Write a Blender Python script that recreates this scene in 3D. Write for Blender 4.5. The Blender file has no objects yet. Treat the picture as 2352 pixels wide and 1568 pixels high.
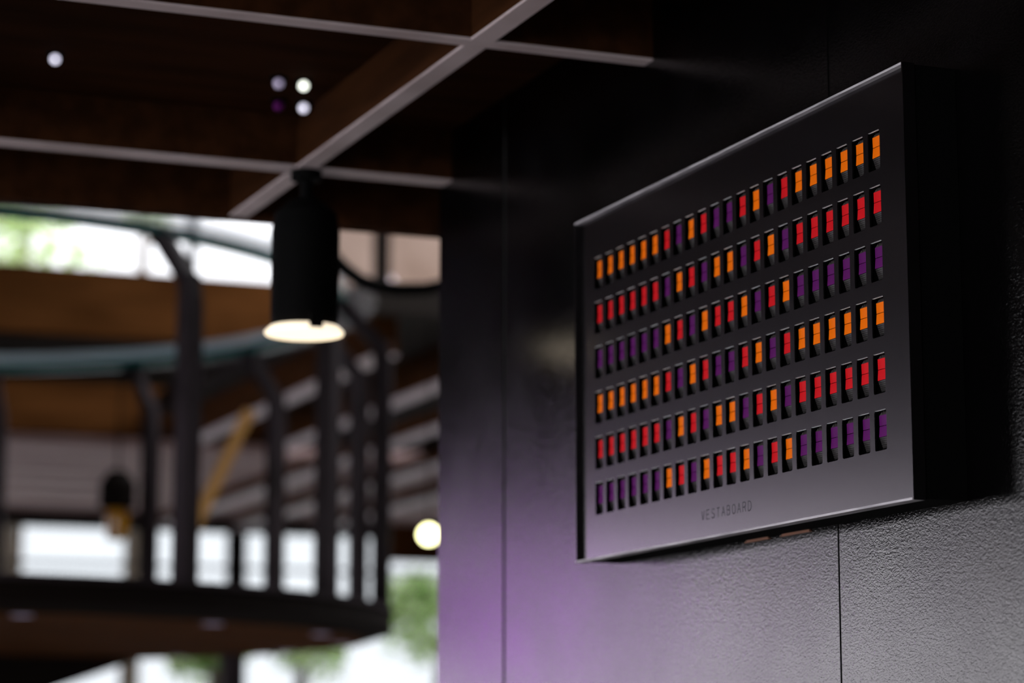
import bpy, math, random
from mathutils import Matrix, Vector
random.seed(7)
S = bpy.context.scene
COL = S.collection

# ------------------------------------------------------------------ camera
FPX = 5829.0
CAM = Vector((3.2431, -1.6337, 1.487)); YAW = 2.7562; PITCH = 0.1678
fw = Vector((math.cos(PITCH)*math.cos(YAW), math.cos(PITCH)*math.sin(YAW), math.sin(PITCH)))
rt = fw.cross(Vector((0, 0, 1))).normalized(); up = rt.cross(fw)
cd = bpy.data.cameras.new('camera'); cam = bpy.data.objects.new('camera', cd); COL.objects.link(cam)
m = Matrix((rt, up, -fw)).transposed().to_4x4(); m.translation = CAM
cam.matrix_world = m
cd.sensor_width = 36.0; cd.lens = FPX*36/2352; cd.clip_start = 0.05; cd.clip_end = 300
cd.dof.use_dof = True; cd.dof.focus_distance = 3.33; cd.dof.aperture_fstop = 3.0; cd.dof.aperture_blades = 0
S.camera = cam

# ------------------------------------------------------------------ world, portals, exposure
SKY = 5.0
w = bpy.data.worlds.new('World'); S.world = w; w.use_nodes = True
bg = w.node_tree.nodes['Background']; bg.inputs['Color'].default_value = (1.0, 0.97, 1.0, 1); bg.inputs['Strength'].default_value = SKY
def portal(name, loc, rot, sx, sy):
    l = bpy.data.lights.new(name, 'AREA'); l.shape = 'RECTANGLE'; l.size = sx; l.size_y = sy
    l.cycles.is_portal = True
    o = bpy.data.objects.new(name, l); o.location = loc; o.rotation_euler = rot; COL.objects.link(o)
portal('window_portal_side', (1.75, -6.12, 1.45), (math.radians(90), 0, 0), 9.6, 2.5)
portal('window_portal_far', (-16.12, -3.2, 2.2), (math.radians(90), 0, math.radians(-90)), 21.5, 3.6)
portal('skylight_portal', (-8.0, 4.9, 6.45), (0, 0, 0), 6.0, 3.8)
VS = S.view_settings
S.display_settings.display_device = 'sRGB'
VS.view_transform = 'Standard'; VS.look = 'None'; VS.gamma = 1.0; VS.use_curve_mapping = False
VS.exposure = 1.1

# ------------------------------------------------------------------ materials
def mat(name, col, rough=0.6, metal=0.0, spec=0.5, emit=None, es=0.0):
    mt = bpy.data.materials.new(name); mt.use_nodes = True
    b = mt.node_tree.nodes['Principled BSDF']
    b.inputs['Base Color'].default_value = (*col, 1); b.inputs['Roughness'].default_value = rough
    b.inputs['Metallic'].default_value = metal; b.inputs['Specular IOR Level'].default_value = spec
    if emit: b.inputs['Emission Color'].default_value = (*emit, 1); b.inputs['Emission Strength'].default_value = es
    return mt
def nodes(mt): return mt.node_tree.nodes, mt.node_tree.links, mt.node_tree.nodes['Principled BSDF']
def noise_colour(mt, c1, c2, scale, stretch=(1, 1, 1), detail=4, lo=0.35, hi=0.65):
    N, L, b = nodes(mt)
    tc = N.new('ShaderNodeTexCoord'); mp = N.new('ShaderNodeMapping'); mp.inputs['Scale'].default_value = stretch
    n = N.new('ShaderNodeTexNoise'); n.inputs['Scale'].default_value = scale; n.inputs['Detail'].default_value = detail
    r = N.new('ShaderNodeValToRGB'); r.color_ramp.elements[0].position = lo; r.color_ramp.elements[1].position = hi
    r.color_ramp.elements[0].color = (*c1, 1); r.color_ramp.elements[1].color = (*c2, 1)
    L.new(tc.outputs['Object'], mp.inputs[0]); L.new(mp.outputs[0], n.inputs['Vector']); L.new(n.outputs['Fac'], r.inputs[0])
    L.new(r.outputs[0], b.inputs['Base Color']); return mt

def panel_metal():
    mt = mat('embossed_black_metal', (0.0006, 0.0005, 0.0006), 0.20, 0, 0.5)
    N, L, b = nodes(mt)
    tc = N.new('ShaderNodeTexCoord')
    mp = N.new('ShaderNodeMapping'); mp.inputs['Rotation'].default_value = (0, 0.5, 0); mp.inputs['Scale'].default_value = (0.8, 1, 1.5)
    n1 = N.new('ShaderNodeTexNoise'); n1.inputs['Scale'].default_value = 240; n1.inputs['Detail'].default_value = 2.5; n1.inputs['Distortion'].default_value = 0.6
    big = N.new('ShaderNodeTexNoise'); big.inputs['Scale'].default_value = 5; big.inputs['Detail'].default_value = 4
    rr = N.new('ShaderNodeMapRange'); rr.inputs['From Min'].default_value = 0.3; rr.inputs['From Max'].default_value = 0.7
    rr.inputs['To Min'].default_value = 0.13; rr.inputs['To Max'].default_value = 0.20
    bp = N.new('ShaderNodeBump'); bp.inputs['Strength'].default_value = 0.22; bp.inputs['Distance'].default_value = 0.0013
    L.new(tc.outputs['Object'], mp.inputs[0]); L.new(mp.outputs[0], n1.inputs['Vector'])
    L.new(tc.outputs['Object'], big.inputs['Vector']); L.new(big.outputs['Fac'], rr.inputs[0]); L.new(rr.outputs[0], b.inputs['Roughness'])
    L.new(n1.outputs['Fac'], bp.inputs['Height']); L.new(bp.outputs[0], b.inputs['Normal'])
    return mt
def plate_paint():
    mt = mat('satin_black_paint', (0.0006, 0.0005, 0.0006), 0.21, 0, 0.7)
    N, L, b = nodes(mt); b.inputs['IOR'].default_value = 1.8; b.inputs['Specular Tint'].default_value = (1, 0.94, 1.0, 1)
    tc = N.new('ShaderNodeTexCoord'); n = N.new('ShaderNodeTexNoise'); n.inputs['Scale'].default_value = 900
    bp = N.new('ShaderNodeBump'); bp.inputs['Strength'].default_value = 0.05; bp.inputs['Distance'].default_value = 0.0003
    L.new(tc.outputs['Object'], n.inputs['Vector']); L.new(n.outputs['Fac'], bp.inputs['Height']); L.new(bp.outputs[0], b.inputs['Normal'])
    return mt
def pane(name, col, gloss=0.05):
    mt = bpy.data.materials.new(name); mt.use_nodes = True; N = mt.node_tree.nodes; L = mt.node_tree.links; N.clear()
    o = N.new('ShaderNodeOutputMaterial'); t = N.new('ShaderNodeBsdfTransparent'); t.inputs[0].default_value = (*col, 1)
    g = N.new('ShaderNodeBsdfGlossy'); g.inputs['Roughness'].default_value = 0.05; mx = N.new('ShaderNodeMixShader'); mx.inputs[0].default_value = gloss
    L.new(t.outputs[0], mx.inputs[1]); L.new(g.outputs[0], mx.inputs[2]); L.new(mx.outputs[0], o.inputs[0]); return mt

M = {}
M['panel'] = panel_metal(); M['plate'] = plate_paint()
M['black'] = mat('matte_black', (0.0008, 0.0008, 0.0009), 0.8, 0, 0.08)
M['slotblack'] = mat('inside_black', (0.002, 0.002, 0.002), 0.9, 0, 0.05)
M['core'] = mat('dark_core', (0.004, 0.004, 0.004), 0.8)
M['edge'] = noise_colour(mat('lit_lip_edge', (0.2, 0.2, 0.21), 0.45, 0.0), (0.25, 0.24, 0.26), (0.55, 0.53, 0.56), 60, (0.25, 1, 8))  # pale tone paints the light caught by the top and bottom lips
M['slotedge'] = mat('lit_slot_edge', (0.72, 0.74, 0.74), 0.5, 0, 0.3)  # light along each slot top put into a pale colour
M['orange'] = noise_colour(mat('orange_flap', (0.8, 0.2, 0.003), 0.45, 0, 0.06), (0.80, 0.145, 0.0015), (0.92, 0.18, 0.003), 6)
M['red'] = noise_colour(mat('red_flap', (0.62, 0.01, 0.015), 0.45, 0, 0.06), (0.58, 0.008, 0.012), (0.66, 0.012, 0.02), 6)
M['purple'] = noise_colour(mat('purple_flap', (0.1, 0.01, 0.11), 0.45, 0, 0.06), (0.085, 0.008, 0.10), (0.115, 0.012, 0.125), 6)
M['flapgrey'] = mat('grey_flap', (0.016, 0.014, 0.0145), 0.5, 0, 0.5)
M['holder'] = mat('grey_holder', (0.05, 0.043, 0.042), 0.8, 0, 0.2)
M['letter'] = mat('grey_lettering', (0.035, 0.04, 0.045), 0.8, 0, 0.05)
M['copper'] = mat('copper_bracket', (0.22, 0.10, 0.065), 0.6, 0.1)
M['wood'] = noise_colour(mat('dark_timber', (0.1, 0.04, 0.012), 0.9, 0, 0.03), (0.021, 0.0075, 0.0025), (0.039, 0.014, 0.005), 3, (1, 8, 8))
M['wood_y'] = noise_colour(mat('brown_timber', (0.16, 0.06, 0.02), 0.9, 0, 0.03), (0.055, 0.020, 0.005), (0.095, 0.036, 0.010), 2, (8, 1, 8))
M['ceil'] = noise_colour(mat('ceiling_board', (0.05, 0.02, 0.008), 0.9, 0, 0.02), (0.018, 0.006, 0.002), (0.032, 0.011, 0.004), 3, (6, 1, 6))
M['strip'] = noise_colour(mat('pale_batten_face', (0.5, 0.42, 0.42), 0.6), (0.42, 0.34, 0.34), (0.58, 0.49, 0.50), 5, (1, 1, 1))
M['soffit'] = noise_colour(mat('pale_soffit_plank', (0.4, 0.3, 0.28), 0.6), (0.42, 0.26, 0.255), (0.60, 0.42, 0.41), 2, (6, 1, 6))
M['tan'] = noise_colour(mat('tan_timber_board', (0.5, 0.36, 0.28), 0.6), (0.22, 0.14, 0.10), (0.34, 0.24, 0.19), 2)
M['white'] = mat('pale_timber', (0.88, 0.76, 0.80), 0.5)
M['steel'] = noise_colour(mat('dark_steel', (0.06, 0.05, 0.055), 0.6, 0.0, 0.15), (0.018, 0.013, 0.015), (0.032, 0.024, 0.028), 6)
M['darksteel'] = mat('brown_black_steel', (0.006, 0.0035, 0.0025), 0.8, 0, 0.08)
M['teal'] = mat('teal_glass_edge', (0.004, 0.10, 0.09), 0.2)
M['glass'] = mat('sheen_ring_glass', (0.78, 0.92, 1.0), 0.08)  # pale body colour carries the reflection on the hoop's far side
N, L, b = nodes(M['glass']); b.inputs['Alpha'].default_value = 0.38
M['ledge'] = mat('sheen_ledge_glass', (0.62, 0.55, 0.60), 0.3); M['ledge'].node_tree.nodes['Principled BSDF'].inputs['Alpha'].default_value = 0.18  # mauve reflection put into the ledge's body colour
M['pane'] = pane('window_glass', (0.66, 0.66, 0.67), 0.03); M['pane_dim'] = pane('dimmed_window_glass', (0.315, 0.33, 0.335), 0.03); M['pane_top'] = pane('clerestory_glass', (0.45, 0.46, 0.465), 0.03); M['pane_mid'] = pane('part_dimmed_glass', (0.59, 0.58, 0.60), 0.03)  # daylight level put into each tint, dimmer for the bays in view
M['clear'] = pane('clear_window_glass', (0.94, 0.95, 0.95), 0.03)
M['floor'] = noise_colour(mat('concrete_floor', (0.25, 0.24, 0.23), 0.5), (0.36, 0.34, 0.33), (0.50, 0.47, 0.46), 2)
M['dark'] = mat('dark_wall_paint', (0.02, 0.015, 0.012), 0.8, 0, 0.2)
M['pave'] = mat('pale_paving', (0.6, 0.6, 0.58), 0.9)
M['leaf'] = noise_colour(mat('leaf', (0.2, 0.42, 0.06), 0.7), (0.45, 0.64, 0.25), (0.78, 0.87, 0.52), 3)
M['bark'] = noise_colour(mat('bark', (0.1, 0.07, 0.05), 0.9), (0.07, 0.05, 0.035), (0.14, 0.1, 0.07), 12)
M['lampface'] = mat('lit_lamp_face', (0.9, 0.8, 0.6), 0.5, emit=(1.0, 0.84, 0.62), es=0.62)
M['bulb'] = mat('lit_bulb', (0.9, 0.85, 0.5), 0.5, emit=(1.0, 0.95, 0.45), es=4.5)
M['spot'] = mat('lit_spot_cool', (0.9, 0.9, 1), 0.5, emit=(0.82, 0.80, 1.0), es=0.28)
M['spotw'] = mat('lit_spot_white', (0.9, 0.9, 0.85), 0.5, emit=(0.95, 1.0, 0.88), es=0.55)
M['spotdim'] = mat('lit_spot_dim', (0.5, 0.45, 0.6), 0.5, emit=(0.45, 0.38, 0.60), es=0.10)
M['amber'] = mat('amber_glass', (0.5, 0.22, 0.01), 0.2)
M['yellow'] = mat('yellow_tan_brace', (0.75, 0.40, 0.12), 0.6)
M['purplelight'] = mat('purple_screen', (0.1, 0.05, 0.12), 0.5, emit=(0.60, 0.13, 0.92), es=2.4)
M['building'] = mat('pale_render_wall', (0.7, 0.7, 0.72), 0.9)

# ------------------------------------------------------------------ mesh helpers
class MB:
    def __init__(s): s.v = []; s.f = []; s.mi = []
    def add(s, vs, fs, mi=0):
        o = len(s.v); s.v += [tuple(p) for p in vs]; s.f += [tuple(i+o for i in f) for f in fs]; s.mi += [mi]*len(fs); return s
    def box(s, x0, x1, y0, y1, z0, z1, mi=0):
        return s.add([(x0,y0,z0),(x1,y0,z0),(x1,y1,z0),(x0,y1,z0),(x0,y0,z1),(x1,y0,z1),(x1,y1,z1),(x0,y1,z1)],
                     [(3,2,1,0),(4,5,6,7),(0,1,5,4),(1,2,6,5),(2,3,7,6),(3,0,4,7)], mi)
    def bar(s, a, b_, wd, ht, mi=0, upv=(0, 0, 1)):
        a = Vector(a); b_ = Vector(b_); d = (b_-a).normalized(); u = Vector(upv)
        sd = d.cross(u)
        if sd.length < 1e-4: sd = d.cross(Vector((1, 0, 0)))
        sd.normalize(); u = sd.cross(d)
        vs = []
        for p in (a, b_):
            for i, j in ((-1,-1),(1,-1),(1,1),(-1,1)): vs.append(p+sd*i*wd/2+u*j*ht/2)
        return s.add(vs, [(0,1,2,3),(7,6,5,4),(0,4,5,1),(1,5,6,2),(2,6,7,3),(3,7,4,0)], mi)
    def tube(s, pts, r, n=10, mi=0):
        rings = []; pts = [Vector(p) for p in pts]
        for i, p in enumerate(pts):
            d = (pts[min(i+1, len(pts)-1)]-pts[max(i-1, 0)]).normalized()
            a = d.cross(Vector((0, 0, 1)));
            if a.length < 1e-3: a = d.cross(Vector((1, 0, 0)))
            a.normalize(); c = a.cross(d); rr = r[i] if isinstance(r, (list, tuple)) else r
            rings.append([p+(a*math.cos(2*math.pi*k/n)+c*math.sin(2*math.pi*k/n))*rr for k in range(n)])
        vs = [q for R in rings for q in R]; fs = []
        for i in range(len(rings)-1):
            for k in range(n): fs.append((i*n+k, i*n+(k+1) % n, (i+1)*n+(k+1) % n, (i+1)*n+k))
        fs.append(tuple(range(n))); fs.append(tuple(reversed([(len(rings)-1)*n+k for k in range(n)])))
        return s.add(vs, fs, mi)
    def lathe(s, prof, c=(0, 0, 0), n=40, mi=0, cap=True):
        vs = [(c[0]+r*math.cos(2*math.pi*k/n), c[1]+r*math.sin(2*math.pi*k/n), c[2]+z) for r, z in prof for k in range(n)]
        fs = [(i*n+k, i*n+(k+1) % n, (i+1)*n+(k+1) % n, (i+1)*n+k) for i in range(len(prof)-1) for k in range(n)]
        if cap: fs += [tuple(reversed(range(n))), tuple((len(prof)-1)*n+k for k in range(n))]
        return s.add(vs, fs, mi)
    def mesh(s, name, mats):
        me = bpy.data.meshes.new(name); me.from_pydata(s.v, [], s.f); me.update()
        for x in (mats if isinstance(mats, (list, tuple)) else [mats]): me.materials.append(x)
        if any(s.mi): me.polygons.foreach_set('material_index', s.mi)
        return me
    def build(s, name, mats, parent=None, loc=(0, 0, 0), smooth=False):
        me = s.mesh(name, mats)
        if smooth: me.polygons.foreach_set('use_smooth', [True]*len(me.polygons))
        return link(name, me, parent, loc)
def link(name, me, parent=None, loc=(0, 0, 0)):
    o = bpy.data.objects.new(name, me); COL.objects.link(o); o.location = loc
    if parent: o.parent = parent
    return o
def empty(name, loc): o = bpy.data.objects.new(name, None); o.empty_display_size = 0.1; COL.objects.link(o); o.location = loc; return o
def tag(o, label, cat, group=None):
    o['label'] = label; o['category'] = cat
    if group: o['group'] = group
    return o
def struct(o, label=None):
    o['kind'] = 'structure'
    if label: o['label'] = label
    return o

# ================================================================== ROOM SHELL
YW = 0.0856              # face of the panelled wall
struct(MB().box(-16.2, 7.2, -14.2, 7.7, -0.1, 0).build('floor', M['floor']), 'grey concrete floor of the hall')
roof = MB().box(-16.2, -11.0, -14.2, 7.7, 6.2, 6.4); roof.box(-5.0, 7.2, -14.2, 7.7, 6.2, 6.4); roof.box(-11.0, -5.0, -14.2, 3.0, 6.2, 6.4); roof.box(-11.0, -5.0, 6.8, 7.7, 6.2, 6.4)
struct(roof.build('ceiling', M['ceil']), 'dark timber roof high over the hall')
struct(MB().box(7, 7.2, -6.2, 7.7, 0, 6.2).build('wall_back', M['dark']), 'dark wall behind the camera')
struct(MB().box(-16, 7, 7.5, 7.7, 0, 6.2).build('wall_side', M['dark']), 'dark side wall of the hall')
struct(MB().box(-16, -3, -14.2, -14, 0, 6.2).build('wall_end', M['dark']), 'dark end wall of the hall')
struct(MB().box(-3.2, -3.0, -14, -6.2, 0, 6.2).build('wall_return', M['dark']), 'dark return wall')
# glazed wall on the open side (behind the camera's left shoulder)
g = MB(); g.box(-3.2, 7, -6.2, -6.0, 2.7, 6.2); g.box(-3.2, 7, -6.2, -6, 0, 0.2); g.box(-3.2, -3.0, -6.2, -6, 0.2, 2.7); g.box(6.5, 7, -6.2, -6, 0.2, 2.7)
struct(g.build('wall_left', M['dark']), 'glazed side wall')
wn = 0
def window(frame_mb, panes, glass, frame_mat, label=None):
    global wn
    wn += 1
    f = frame_mb.build('window_%d' % wn, frame_mat); struct(f, label)
    for p in panes: p.build('pane', glass, f)
    return f
for i in range(5):
    x0 = -3.0+i*1.9; x1 = x0+1.9; fm = MB()
    for a in (x0, x1-0.05): fm.box(a, a+0.05, -6.14, -6.06, 0.2, 2.7)
    fm.box(x0+.05, x1-.05, -6.14, -6.06, 0.2, 0.26); fm.box(x0+.05, x1-.05, -6.14, -6.06, 2.64, 2.7)
    window(fm, [MB().box(x0+.05, x1-.05, -6.105, -6.095, 0.26, 2.64)], M['clear'], M['darksteel'])

sk = MB()  # unseen roof opening added to light the bay and gallery
for k in range(5): sk.box(-11.0+k*1.475, -10.9+k*1.475, 3.0, 6.8, 6.3, 6.4)
window(sk, [MB().box(-10.9+k*1.475, -9.525+k*1.475, 3.0, 6.8, 6.34, 6.35) for k in range(4)], M['clear'], M['darksteel'], 'unseen skylight added to light the side gallery')
# ---------------------------------------------------------------- the panelled wall with the display
wall = MB().box(-1.374, 7, YW+0.003, 0.30, 0, 2.80).build('wall_right', M['core']); struct(wall, 'black metal panelled wall that carries the split-flap board')
seams = [-1.377, -1.0335, 0.194, 1.4215, 2.649, 3.876, 5.1, 7.0]
for a, b_ in zip(seams[:-1], seams[1:]):
    g_ = 0.0024
    x0, x1 = a+(0.006 if a == -1.0335 else g_ if a > -1.3 else 0), b_-(0.006 if b_ == -1.0335 else g_); e = 0.0001
    p = MB(); y0, y1 = YW, YW+0.003
    p.add([(x0,y1,0),(x1,y1,0),(x1,y1,2.8),(x0,y1,2.8),(x0,y0+e,0),(x1,y0+e,0),(x1,y0+e,2.8),(x0,y0+e,2.8),
           (x0+e,y0,0),(x1-e,y0,0),(x1-e,y0,2.8),(x0+e,y0,2.8)],
          [(8,9,10,11),(4,8,11,7),(9,5,6,10),(0,4,7,3),(5,1,2,6),(0,1,5,4),(4,5,9,8),(3,7,6,2),(7,11,10,6),(1,0,3,2)])
    p.build('wall_panel', M['panel'], wall)

# ---------------------------------------------------------------- low coffered ceiling
ZB, ZC = 2.63, 2.73
lc = MB().box(-1.78, 7, -6.0, 0.30, ZC+0.012, ZC+0.14).build('ceiling.001', M['ceil']); struct(lc, 'low coffered timber ceiling with pale-faced battens')
bx = [-1.32, -0.39, 0.54, 1.47]; by = [0.06, -0.225, -1.155, -2.085, -3.015]
xs = [-1.78] + bx + [2.4]; ys = [0.0856, -0.225, -1.155, -2.085, -3.015]
for i in range(len(xs)-1):
    for j in range(len(ys)-1):
        MB().box(xs[i]+0.002, xs[i+1]-0.002, ys[j+1]+0.002, ys[j]-0.002, ZC, ZC+0.012).build('ceiling_panel', M['ceil'], lc)
tn = 0
def beam_trim(mb, mats, label):
    global tn
    tn += 1
    o = mb.build('trim_%d' % tn, mats); struct(o, label); return o
def batten_y(x, wd, lab):
    g = MB().box(x-wd/2, x+wd/2, -6.0, YW, ZB+0.004, ZC); t = beam_trim(g, M['wood'], lab)
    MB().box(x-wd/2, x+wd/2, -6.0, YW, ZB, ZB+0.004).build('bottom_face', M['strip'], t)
batten_y(-0.40, 0.034, 'nearer cross batten with pale underside running into the black wall')
batten_y(-1.335, 0.050, 'farther cross batten with pale underside ending at the wall corner')
for x in (0.54, 1.47): batten_y(x, 0.04, 'cross batten of the low ceiling, out of view')
segs = [(-1.78, -1.36), (-1.31, -0.417), (-0.383, 0.52), (0.56, 1.45)]
for yy in (-0.213, -1.155, -2.085):
    for k, (a, b_) in enumerate(segs):
        t = beam_trim(MB().box(a, b_, yy-0.019, yy+0.019, ZB+0.004, ZC), M['wood'], 'lengthwise batten between cross battens of the low ceiling')
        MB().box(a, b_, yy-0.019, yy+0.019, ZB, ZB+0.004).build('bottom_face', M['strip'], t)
beam_trim(MB().box(-1.83, -1.78, -6.0, 0.60, ZB, 2.95), M['wood'], 'dark timber edge beam closing the low ceiling')
struct(MB().box(-1.78, -1.70, -6.0, 7.5, 2.95, 6.2).build('wall_upper', M['dark']), 'dark wall above the low ceiling')

# ================================================================== SPLIT-FLAP DISPLAY
W, H, CH = 1.0511, 0.561, 0.006
ZD = 2.1
disp = tag(empty('split_flap_display', (0, YW, ZD-H/2)),
           'black wall-mounted split-flap display board with orange, red and purple flaps', 'display board')
OFF = Vector((0, -YW, H/2))      # display-local: x right, y into the wall from the front face, z up from its centre
PXc, SW = 0.0421, 0.0301; PZ, SH = 0.0734, 0.0517
XR = 0.4505; ZT = 0.2102
YF, YP = 0.006, 0.0145     # front of the raised frame, front of the recessed plate
def part(mb, name, mats, parent=None, smooth=False):
    return mb.build(name, mats, parent or disp, OFF if parent is None else (0, 0, 0), smooth)
# front plate with 132 rounded slots
fp = MB(); T = 0.0025; RC = 0.003; CHL = 0.0085
gx0 = XR-SW/2-21.5*PXc; gx1 = gx0+22*PXc; gz1 = ZT-SH/2+PZ/2; gz0 = gz1-6*PZ
def arc(cx, cz, a0, n=3): return [(cx+RC*math.cos(a0+k*math.pi/2/n), cz+RC*math.sin(a0+k*math.pi/2/n)) for k in range(n+1)]
for r in range(6):
    for c in range(22):
        x0, x1 = gx0+c*PXc, gx0+(c+1)*PXc; z1, z0 = gz1-r*PZ, gz1-(r+1)*PZ
        mx, mz = (x0+x1)/2, (z0+z1)/2; a, b_ = SW/2-RC, SH/2-RC
        out = arc(mx+a, mz+b_, 0)+arc(mx-a, mz+b_, math.pi/2)+arc(mx-a, mz-b_, math.pi)+arc(mx+a, mz-b_, 1.5*math.pi)
        cor = [(x1, z1), (x0, z1), (x0, z0), (x1, z0)]
        vs = [(x, 0, z) for x, z in out]+[(x, 0, z) for x, z in cor]+[(x, T, z) for x, z in out]
        fs = []
        for q in range(4):
            for k in range(3): fs.append((16+q, q*4+k+1, q*4+k)[::-1])
            fs.append((q*4+3, (q*4+4) % 16, 16+(q+1) % 4, 16+q)[::-1])
        fp.add(vs, [f[::-1] for f in fs])
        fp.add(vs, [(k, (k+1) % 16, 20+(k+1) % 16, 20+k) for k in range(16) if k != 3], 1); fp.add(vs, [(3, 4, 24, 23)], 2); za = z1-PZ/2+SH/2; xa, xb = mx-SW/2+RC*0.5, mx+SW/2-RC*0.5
        fp.add([(xa, -0.0001, za+0.0005), (xb, -0.0001, za+0.0005), (xb, 0.0004, za-0.0002), (xa, 0.0004, za-0.0002)], [(0, 3, 2, 1)], 2)  # pale strip painting the lit underside of the slot top
LT = 0.003
ix0, ix1, iz0, iz1 = -W/2+LT, W/2-LT, -H/2+LT, H/2-LT
for (a, b_, c, d) in ((ix0, gx0, iz0, iz1), (gx1, ix1, iz0, iz1)):
    fp.add([(a, 0, c), (b_, 0, c), (b_, 0, d), (a, 0, d)], [(0, 1, 2, 3)])
for (c, d) in ((iz0, gz0), (gz1, iz1)):
    fp.add([(gx0, 0, c), (gx1, 0, c), (gx1, 0, d), (gx0, 0, d)], [(0, 1, 2, 3)])
fp.v = [(x, y+YP, z) for x, y, z in fp.v]
plate = part(fp, 'front_plate', [M['plate'], M['slotblack'], M['slotedge']])
# raised frame around the recessed plate, each side its own part
for nm, mm, bb in (('bottom_lip', 'edge', (-W/2+LT, W/2-LT, -H/2, -H/2+LT)), ('top_lip', 'edge', (-W/2+LT, W/2-LT, H/2-LT, H/2)),
                   ('left_lip', 'plate', (-W/2, -W/2+LT, -H/2, H/2)), ('right_lip', 'plate', (W/2-LT, W/2, -H/2, H/2))):
    part(MB().box(bb[0], bb[1], YF, 0.024, bb[2], bb[3]), nm, M[mm], plate)
# hollow housing
hs = MB(); q = 0.0015; y0, y1 = 0.024, YW-0.0004
hs.box(-W/2+q, W/2-q, y1-0.004, y1, -H/2+q, H/2-q)
hs.box(-W/2+q, -W/2+q+.003, y0, y1-.004, -H/2+q, H/2-q); hs.box(W/2-q-.003, W/2-q, y0, y1-.004, -H/2+q, H/2-q)
hs.box(-W/2+q+.003, W/2-q-.003, y0, y1-.004, -H/2+q, -H/2+q+.003); hs.box(-W/2+q+.003, W/2-q-.003, y0, y1-.004, H/2-q-.003, H/2-q)
part(hs, 'housing', M['black'])
for xa, xb in ((-0.078, -0.003), (0.032, 0.120)):
    b_ = MB(); zb = -H/2
    b_.box(xa, xb, YW-0.004, YW-0.0005, zb-0.0022, zb-0.0008); b_.box(xa+.004, xb-.004, YW-0.003, YW-0.0005, zb-.0008, zb+0.002)
    part(b_, 'mounting_bracket', M['copper'])
# flap modules
PAT = ['OOOOOORPORPPROPROOOOOO', 'RRRRRRPORPOOPROPRRRRRR', 'PPPPPPORPORROPROPPPPPP']
fl, fr = -SW/2+0.0032, -SW/2+0.0275
mod = MB()
for k in range(6):       # lower fan of waiting flaps stepping back and down
    z = -0.0079-0.0024*k; d = 0.0052+0.00085*k
    mod.add([(fl, d, z), (fr, d, z), (fr, d+0.0004, z-0.0021), (fl, d+0.0004, z-0.0021), (fl, d+0.006, z), (fr, d+0.006, z), (fr, d+.006, z-.0021), (fl, d+.006, z-.0021)],
            [(0, 3, 2, 1), (0, 1, 5, 4), (3, 7, 6, 2), (0, 4, 7, 3), (1, 2, 6, 5)])
mod.box(fl+.001, fr, 0.009, 0.016, -0.026, -0.0215, 1)
for k in range(3):       # upper fan leaning back
    z = 0.0207+0.0022*k; d = 0.0056+0.0016*k
    mod.add([(fl, d, z), (fr, d, z), (fr, d+0.0014, z+0.0021), (fl, d+0.0014, z+0.0021)], [(0, 1, 2, 3)], 2)
mod.add([(fl+.0085, 0.0042, 0.0262), (fl+.0125, 0.0042, 0.0262), (fl+.0095, 0.0050, 0.0208)], [(0, 2, 1)], 1)   # retaining spring leaf
n = 16
vs = [(x, 0.026+0.014*math.cos(2*math.pi*k/n), 0.006+0.014*math.sin(2*math.pi*k/n)) for x in (fl, fr) for k in range(n)]
mod.add(vs, [(k, (k+1) % n, n+(k+1) % n, n+k) for k in range(n)]+[tuple(range(n)), tuple(range(n, 2*n))], 1)
mod.box(-PXc/2+.0002, -PXc/2+.0012, 0.003, 0.045, -PZ/2+.001, PZ/2-.001, 1)    # divider to the next unit
me_mod = mod.mesh('flap_unit', [M['flapgrey'], M['slotblack'], M['holder']])
def flap(z0, z1, d0, d1, mname):
    t = 0.0006; cr = 0.0012
    pts = [(fl, z0), (fr, z0), (fr, z1), (fl, z1)]
    vs = [(x, (d0 if z == z0 else d1), z) for x, z in pts]+[(x, (d0 if z == z0 else d1)+t, z) for x, z in pts]
    return MB().add(vs, [(0, 1, 2, 3), (7, 6, 5, 4), (0, 4, 5, 1), (1, 5, 6, 2), (2, 6, 7, 3), (3, 7, 4, 0)]).mesh('flap_'+mname, M[mname])
ME = {}
for key, nm in (('O', 'orange'), ('R', 'red'), ('P', 'purple')):
    ME[key] = (flap(0.00690, 0.0205, 0.0053, 0.0050, nm), flap(-0.0075, 0.00610, 0.0044, 0.0054, nm))
for r in range(6):
    for c in range(22):
        key = PAT[r % 3][c]
        x = XR-SW/2-(21-c)*PXc; z = ZT-SH/2-r*PZ
        u = link('flap_unit', me_mod, disp, OFF+Vector((x, YP, z)))
        f1 = link('upper_flap', ME[key][0], u); f2 = link('lower_flap', ME[key][1], u)
        tz = random.uniform(-0.02, 0.02); f1.rotation_euler = f2.rotation_euler = (0, 0, tz)
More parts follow.
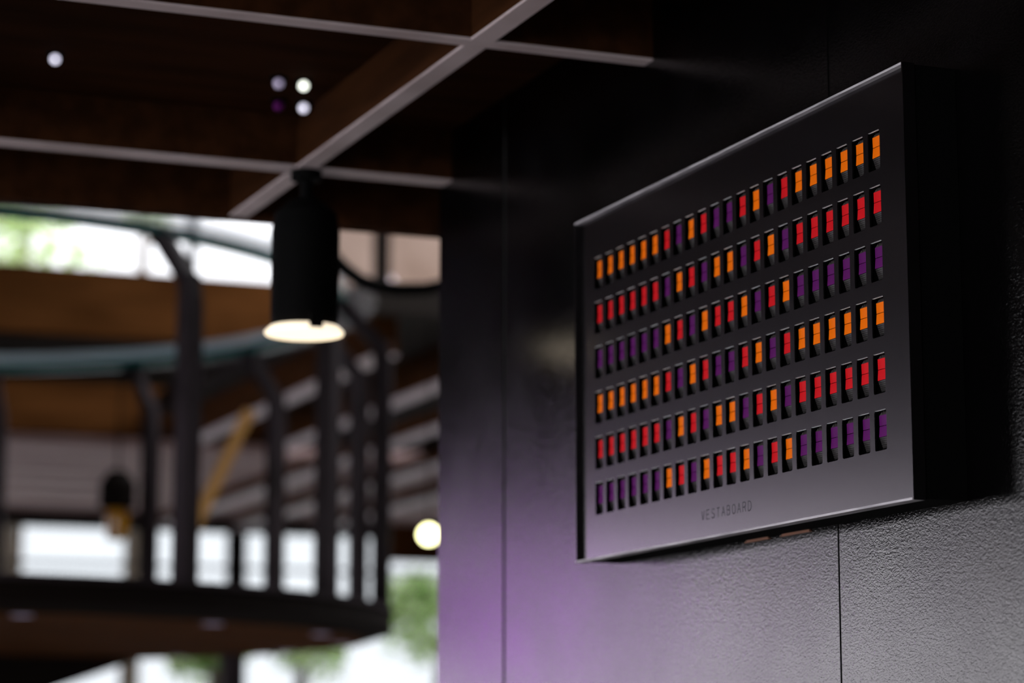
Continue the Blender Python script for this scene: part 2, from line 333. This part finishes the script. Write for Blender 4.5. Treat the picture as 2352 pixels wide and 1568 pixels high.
# lettering (stroked capitals)
G = {'V': [[(0, 1), (.5, 0), (1, 1)]], 'E': [[(1, 1), (0, 1), (0, 0), (1, 0)], [(0, .5), (.85, .5)]],
     'S': [[(1, .82), (.8, .97), (.5, 1), (.2, .95), (.05, .78), (.15, .6), (.5, .5), (.85, .4), (.97, .22), (.8, .05), (.5, 0), (.18, .04), (0, .2)]],
     'T': [[(0, 1), (1, 1)], [(.5, 1), (.5, 0)]], 'A': [[(0, 0), (.5, 1), (1, 0)], [(.2, .36), (.8, .36)]],
     'B': [[(0, 0), (0, 1), (.6, 1), (.88, .9), (.92, .72), (.8, .57), (.6, .53), (0, .53)], [(.6, .53), (.88, .45), (1, .27), (.9, .08), (.6, 0), (0, 0)]],
     'O': [[(.5, 0), (.15, .1), (0, .35), (0, .65), (.15, .9), (.5, 1), (.85, .9), (1, .65), (1, .35), (.85, .1), (.5, 0)]],
     'R': [[(0, 0), (0, 1), (.6, 1), (.9, .9), (.95, .72), (.85, .55), (.6, .48), (0, .48)], [(.55, .48), (1, 0)]],
     'D': [[(0, 0), (0, 1), (.5, 1), (.85, .88), (1, .65), (1, .35), (.85, .12), (.5, 0), (0, 0)]]}
lt = MB(); word = 'VESTABOARD'; x = -0.082; lw, lh, st = 0.0095, 0.0133, 0.00105; adv = (0.157-lw)/9
for i, ch in enumerate(word):
    for line in G[ch]:
        for (p, q) in zip(line[:-1], line[1:]):
            A = Vector((x+i*adv+p[0]*lw, 0, -0.2510+p[1]*lh)); B = Vector((x+i*adv+q[0]*lw, 0, -0.2510+q[1]*lh))
            d = (B-A).normalized()*st*0.35; s_ = Vector((-(B-A).z, 0, (B-A).x)).normalized()*st/2
            P = [A-d-s_, B+d-s_, B+d+s_, A-d+s_]
            lt.add([(p_.x, YP-0.00015, p_.z) for p_ in P], [(0, 1, 2, 3)])
o = part(lt, 'lettering', M['letter']); o['label'] = 'thin grey capital letters on the lower rim'

# ================================================================== NEAR LAMPS
pend = tag(empty('pendant_spotlight', (-1.335, -0.205, 2.31)), 'black cylindrical pendant spotlight with glowing warm face below the ceiling battens', 'lamp')
MB().lathe([(0.062, 0.012), (0.065, 0.03), (0.066, 0.20), (0.060, 0.235), (0.030, 0.262)], n=36).build('lamp_body', M['black'], pend, smooth=False)
MB().lathe([(0.012, 0.262), (0.012, 0.300), (0.030, 0.302), (0.030, 0.3195)], n=20).build('stem', M['black'], pend)
rim = MB().lathe([(0.074, 0.000), (0.076, 0.004), (0.066, 0.014)], n=36, cap=False).build('lamp_rim', M['lampface'], pend)
MB().lathe([(0.074, 0.001), (0.055, 0.006), (0.01, 0.009)], n=36).build('lamp_face', M['lampface'], pend)
MB().box(0.068, 0.080, -0.012, 0.012, 0.002, 0.030).build('clip', M['black'], pend)
spots = [((-1.051, -0.757), 'spot', 'lone small cool-white recessed spot in the ceiling, far left'),
         ((-1.055, -0.300), 'spotw', 'brightest small white recessed spot beside the diagonal batten'),
         ((-1.056, -0.347), 'spotdim', 'dim violet recessed spot just left of the bright white one'),
         ((-1.205, -0.253), 'spot', 'small recessed spot just below the bright white one'),
         ((-1.207, -0.301), 'spotdim', 'faintest recessed spot of the four in the cluster')]
for k, ((x, y), mm, lab) in enumerate(spots):
    s = tag(empty('recessed_spot', (x, y, ZC)), lab, 'ceiling light', 'small recessed ceiling spots')
    MB().lathe([(0.0175, 0.0), (0.0175, -0.002), (0.013, -0.003), (0.012, 0.0)], n=20, cap=False).build('trim_ring', M['black'], s)
    e = M[mm] if k != 4 else M['purple']
    MB().lathe([(0.011*math.sin(q*math.pi/10)+.0003, -0.011+0.011*math.cos(q*math.pi/10)) for q in range(11)], n=16).build('bulb', e, s, smooth=True)

# ================================================================== ROUND BAR CANOPY
CC = Vector((-7.386, -0.096, 0)); RG = 1.872; ZG = 3.436; ZD0, ZD1 = 2.02, 2.125; RD = 2.08
can = tag(empty('bar_canopy', CC), 'round dark canopy ring on steel posts with a teal-edged glass hoop above', 'bar canopy')
MB().lathe([(RD-0.10, ZD0), (RD, ZD0+0.03), (RD, ZD1), (RD-0.05, ZD1)], n=72).build('canopy_disc', M['darksteel'], can)
MB().lathe([(0.02, ZD0-0.004), (RD-0.11, ZD0-0.004), (RD-0.11, ZD0), (0.02, ZD0)], n=60, cap=False).build('soffit_disc', M['wood_y'], can)
MB().lathe([(RD-0.025, ZD1), (RD+0.006, ZD1+.002), (RD+0.006, ZD1+.022), (RD-.025, ZD1+0.022)], n=72, cap=False).build('top_rim', M['steel'], can)
gl = MB().lathe([(RG, ZG+0.017), (RG, ZG+0.070), (RG-0.016, ZG+0.070), (RG-0.016, ZG+0.017), (RG, ZG+.017)], n=96, cap=False).build('glass_hoop', M['glass'], can)
MB().lathe([(RG+.002, ZG-0.024), (RG+.002, ZG+0.018), (RG-0.03, ZG+0.018), (RG-0.03, ZG-0.024), (RG+.002, ZG-0.024)], n=96, cap=False).build('glass_edge', M['teal'], gl)
MB().lathe([(RG+.006, ZG), (RG+.13, ZG), (RG+.13, ZG+.012), (RG+.006, ZG+.012), (RG+.006, ZG)], n=96, cap=False).build('glass_ledge', M['ledge'], can)
for k in range(16):
    a = math.radians(22.0+k*22.5); d = Vector((math.cos(a), math.sin(a), 0)); rp = 2.035
    po = MB().bar(d*rp+Vector((0, 0, ZD0+0.05)), d*rp+Vector((0, 0, ZG-0.28)), 0.066, 0.074, upv=d).build('post', M['steel'], can)
    br = MB(); p0 = d*rp+Vector((0, 0, ZG-0.30)); p1 = d*(rp-.01)+Vector((0, 0, ZG-0.19)); p2 = d*(RG-0.006)+Vector((0, 0, ZG-0.035)); p3 = d*(RG-0.01)+Vector((0, 0, ZG-0.017))
    br.bar(p0, p1, 0.056, 0.072, upv=d); br.bar(p1-Vector((0, 0, .02)), p2, 0.05, 0.06, upv=d); br.bar(p2-Vector((0, 0, .014)), p3, 0.08, 0.05, upv=d)
    br.build('bracket_arm', M['steel'], po)
for k in range(0, 360, 24):
    a = math.radians(k+6); p = Vector((math.cos(a)*1.88, math.sin(a)*1.88, ZD0))
    MB().lathe([(0.040, 0), (0.040, -0.005), (0.026, -0.006)], c=p, n=12).build('downlight', M['spotdim'], can)
for a in (math.radians(112), math.radians(200), math.radians(292)):
    p = Vector((math.cos(a)*1.80, math.sin(a)*1.80, 0)); MB().lathe([(0.056, 0), (0.056, ZD0)], c=p, n=14).build('leg', M['steel'], can)
MB().bar((-1.214, 1.883, 3.217), (-1.214, 1.60, 2.60), 0.062, 0.05).build('brace', M['yellow'], can)
hd = MB(); yl, yr, yb = -1.2, 1.38, 0.72
hd.add([(-1.2, yl, ZD0-.005), (-1.2, yr, ZD0-.005), (-1.2, yb, 1.78), (-1.2, yl, 1.78), (-1.6, yl, ZD0-.005), (-1.6, yr-.4, ZD0-.005), (-1.6, yb-.3, 1.78), (-1.6, yl, 1.78)], [(0,1,2,3),(7,6,5,4),(0,4,5,1),(1,5,6,2),(2,6,7,3),(3,7,4,0)])
hd.build('hood', M['darksteel'], can)
lan = tag(empty('amber_lantern', (-8.66, 1.16, 2.575)), 'amber glass lantern with a dark cap hanging inside the round canopy', 'lantern')
MB().lathe([(0.034, 0), (0.050, 0.015), (0.056, 0.10), (0.050, 0.145)], n=24).build('glass_jar', M['amber'], lan)
MB().lathe([(0.060, 0.145), (0.085, 0.16), (0.085, 0.27), (0.045, 0.33)], n=24).build('cap', M['darksteel'], lan)
MB().tube([(0, 0, 0.33), (0, 0, 0.60), (-0.02, 0.02, 0.844)], 0.006, 6).build('cord', M['black'], lan)

# ================================================================== FAR HALL
XF = -16.0
fac = MB()
fac.box(XF-0.2, XF, -14, 7.5, 0, 0.5); fac.box(XF-0.2, XF, -2.0, 7.5, 3.42, 5.15); fac.box(XF-0.2, XF, -14, -2.0, 3.36, 6.2)
fac.box(XF-0.2, XF, 5.2, 7.5, 5.15, 6.2); fac.box(XF-0.2, XF, -2.0, 0.6, 5.15, 6.2); fac.box(XF-0.2, XF, 0.6, 5.2, 5.98, 6.2)
fac.box(XF-0.2, XF, 7.0, 7.5, .5, 3.42)
struct(fac.build('wall_far', M['wood_y']), 'timber end wall of the hall around its windows')
def facade_window(y0, y1, z0, z1, trans, lab=None, mw=0.07, gm='pane'):
    fm = MB()
    fm.box(XF-.14, XF-.05, y0, y0+mw, z0, z1); fm.box(XF-.14, XF-.05, y1-mw, y1, z0, z1)
    fm.box(XF-.14, XF-.05, y0+mw, y1-mw, z0, z0+.06); fm.box(XF-.14, XF-.05, y0+mw, y1-mw, z1-.06, z1)
    zs = [z0+.06]
    for t in trans: fm.box(XF-.13, XF-.06, y0+mw, y1-mw, t-.012, t+.012); zs += [t-.012, t+.012]
    zs.append(z1-.06); pn = []
    for a, b_ in zip(zs[0::2], zs[1::2]): pn.append(MB().box(XF-.105, XF-.095, y0+mw, y1-mw, a, b_))
    window(fm, pn, M[gm], M['darksteel'], lab)
bays = [-14.0, -11.13, -8.13, -5.13, -2.13, 0.87, 3.87, 7.0]
for y, y1 in zip(bays[:-1], bays[1:]):
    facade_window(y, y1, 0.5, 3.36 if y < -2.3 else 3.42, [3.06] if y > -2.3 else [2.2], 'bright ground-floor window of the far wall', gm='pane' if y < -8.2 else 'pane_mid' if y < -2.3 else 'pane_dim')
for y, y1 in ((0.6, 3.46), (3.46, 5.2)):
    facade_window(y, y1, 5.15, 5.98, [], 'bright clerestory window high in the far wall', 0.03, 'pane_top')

# gallery: soffit planks, fascia boards, joists
soff = struct(MB().box(-16, -11.9, -2, 7.5, 3.62, 3.75).build('ceiling.002', M['dark']), 'underside of the far gallery'); soff2 = soff
x = -11.95
while x > -15.9:
    MB().box(max(x-0.56, -15.98), x, -2, 7.5, 3.44, 3.50).build('soffit_plank', M['soffit'], soff); x -= 0.74
beam_trim(MB().box(-11.90, -11.78, -2, 3.0, 3.50, 3.80), M['wood_y'], 'brown timber fascia along the gallery edge')
beam_trim(MB().box(-11.95, -11.80, -2, 3.0, 4.10, 4.51), M['wood_y'], 'upper brown timber rail of the gallery')
beam_trim(MB().box(-12.5, -12.4, -2, 3.0, 3.75, 4.30), M['dark'], 'dark sheet for the shade inside the gallery')  # dark sheet stands in for the unlit gallery interior
side = struct(MB().box(-11.7, -7.9, 2.1, 7.5, 3.62, 3.75).build('ceiling.003', M['dark']), 'underside of the side gallery')
for k, yy in enumerate((2.28, 2.86, 3.22, 3.82, 4.45)):
    t = beam_trim(MB().box(-15.9 if yy > 3 else -11.7, -8.0, yy-0.06, yy+0.06, 3.36 if yy > 3 else 3.44, 3.44 if yy > 3 else 3.62), M['wood_y'], 'joist of the side gallery running towards the far windows')
    MB().box(-15.9 if yy > 3 else -11.7, -8.0, yy-0.06, yy+0.06, 3.352 if yy > 3 else 3.432, 3.36 if yy > 3 else 3.44).build('bottom_face', M['white'], t)  # pale underside paints the light the joists reflect
beam_trim(MB().box(-15.95, -15.85, 4.95, 7.5, 3.14, 3.44), M['wood_y'], 'dark lintel over the last far window')
beam_trim(MB().box(-15.95, -15.85, -2, 4.95, 3.32, 3.44), M['dark'], 'dark lintel along the far windows')
# tan boarded bay with braces at the right
bay = struct(MB().box(-12.2, -12.1, 3.2, 7.5, 3.75, 5.6).build('wall_bay', M['tan']), 'tan boarded bay above the side gallery')
def brace(name, u0, u1, wd, mm, lab):
    return tag(MB().bar(u0, u1, wd, 0.12, upv=(1, 0, 0)).build(name, mm), lab, 'brace')
brace('timber_brace', (-11.0, 3.28, 4.42), (-11.0, 3.58, 4.05), 0.10, M['white'], 'upper pale diagonal timber brace beside the wall corner')
brace('timber_brace', (-11.0, 3.05, 4.20), (-11.0, 3.28, 3.80), 0.10, M['white'], 'lower pale diagonal timber brace right of the pendant lamp')
brace('steel_strut', (-10.9, 3.26, 4.75), (-10.9, 3.26, 4.36), 0.07, M['darksteel'], 'short dark upright strut above the curved hose')
tag(MB().tube([(-4.2, 0.56, 6.2), (-4.2, 0.60, 3.45), (-4.2, 0.68, 3.22), (-4.2, 0.745, 3.121), (-4.2, 0.79, 3.07), (-4.2, 0.82, 3.042), (-4.2, 0.87, 3.01), (-4.2, 0.927, 2.993), (-4.2, 1.0, 2.99), (-4.2, 1.09, 2.997), (-4.2, 1.2, 3.03), (-4.2, 1.32, 3.2), (-4.2, 1.36, 3.6), (-4.2, 1.38, 6.2)], 0.022, 10).build('hose', M['black']),
    'dark curved hose sagging between the pendant lamp and the wall', 'hose')
gb = tag(empty('globe_lamp', (-8, 2.503, 2.55)), 'glowing yellow-white globe lamp half hidden by the wall edge', 'lamp')
MB().lathe([(0.006, 0), (0.025, 0.006), (0.042, 0.03), (0.042, 0.05), (0.025, 0.074), (0.012, 0.08)], n=20).build('globe', M['bulb'], gb, smooth=True)
MB().lathe([(0.014, 0.08), (0.014, 0.11), (0.004, 0.115), (0.004, 1.07)], n=12).build('cord', M['black'], gb)

# purple-lit screen out to the left, whose glow shows in the wall
scr = tag(empty('purple_screen', (-13.5, -4.75, 2.0)), 'upright purple-lit screen standing in the hall', 'screen')
MB().box(-0.06, 0, -0.95, 0.75, 0, 0.95).build('case', M['black'], scr); MB().box(0, 0.005, -0.92, 0.72, 0.03, 0.92).build('display_panel', M['purplelight'], scr)
MB().box(-0.2, 0.2, -0.3, 0.3, -2.0, -1.97).build('foot', M['black'], scr); MB().box(-0.04, 0, -0.04, 0.04, -1.97, 0).build('stand_pole', M['black'], scr)

# ================================================================== OUTSIDE
struct(MB().box(-80, -16.3, -60, 60, -0.2, -0.1).build('ground', M['pave']), 'pale paving outside the far windows')
def tree(x, y, h, r, n, lab):
    t = tag(empty('tree', (x, y, -0.1)), lab, 'tree', 'trees outside the far windows')
    MB().tube([(0, 0, 0), (0.05, 0.03, h*0.45), (0, 0.08, h*0.75)], [0.14, 0.1, 0.05], 8).build('trunk', M['bark'], t)
    lv = MB()
    cl = [(random.uniform(-.6, .6)*r, random.uniform(-.7, .7)*r, h*0.72+random.uniform(-.45, .45)*r, r*random.uniform(.35, .6)) for _ in range(9)]
    for _ in range(n):
        cx, cy, cz, cr = random.choice(cl); v = Vector((random.gauss(0, 1), random.gauss(0, 1), random.gauss(0, 1))).normalized()*cr*random.uniform(.6, 1)
        p = Vector((cx, cy, cz))+v; a = Vector((random.gauss(0, 1), random.gauss(0, 1), random.gauss(0, .6))).normalized(); b_ = a.cross(Vector((random.gauss(0, 1), random.gauss(0, 1), 1))).normalized()
        s = random.uniform(.06, .13); lv.add([p-a*s, p+b_*s*.5, p+a*s, p-b_*s*.5], [(0, 1, 2, 3)])
    lv.build('foliage', M['leaf'], t)
tree(-19.5, 4.6, 3.95, 0.5, 420, 'small leafy tree outside, seen left of the middle window mullion')
tree(-22, 6.2, 4.1, 0.55, 420, 'small leafy tree outside, seen between the canopy posts')
tree(-20.0, 7.0, 4.3, 0.6, 500, 'leafy tree outside the far window next to the black wall')
tree(-24, 3.6, 10.3, 1.0, 900, 'tall tree seen through the clerestory at the far left')
tree(-26, 5.4, 11.6, 0.4, 250, 'slim tall tree top seen through the clerestory behind the glass hoop')
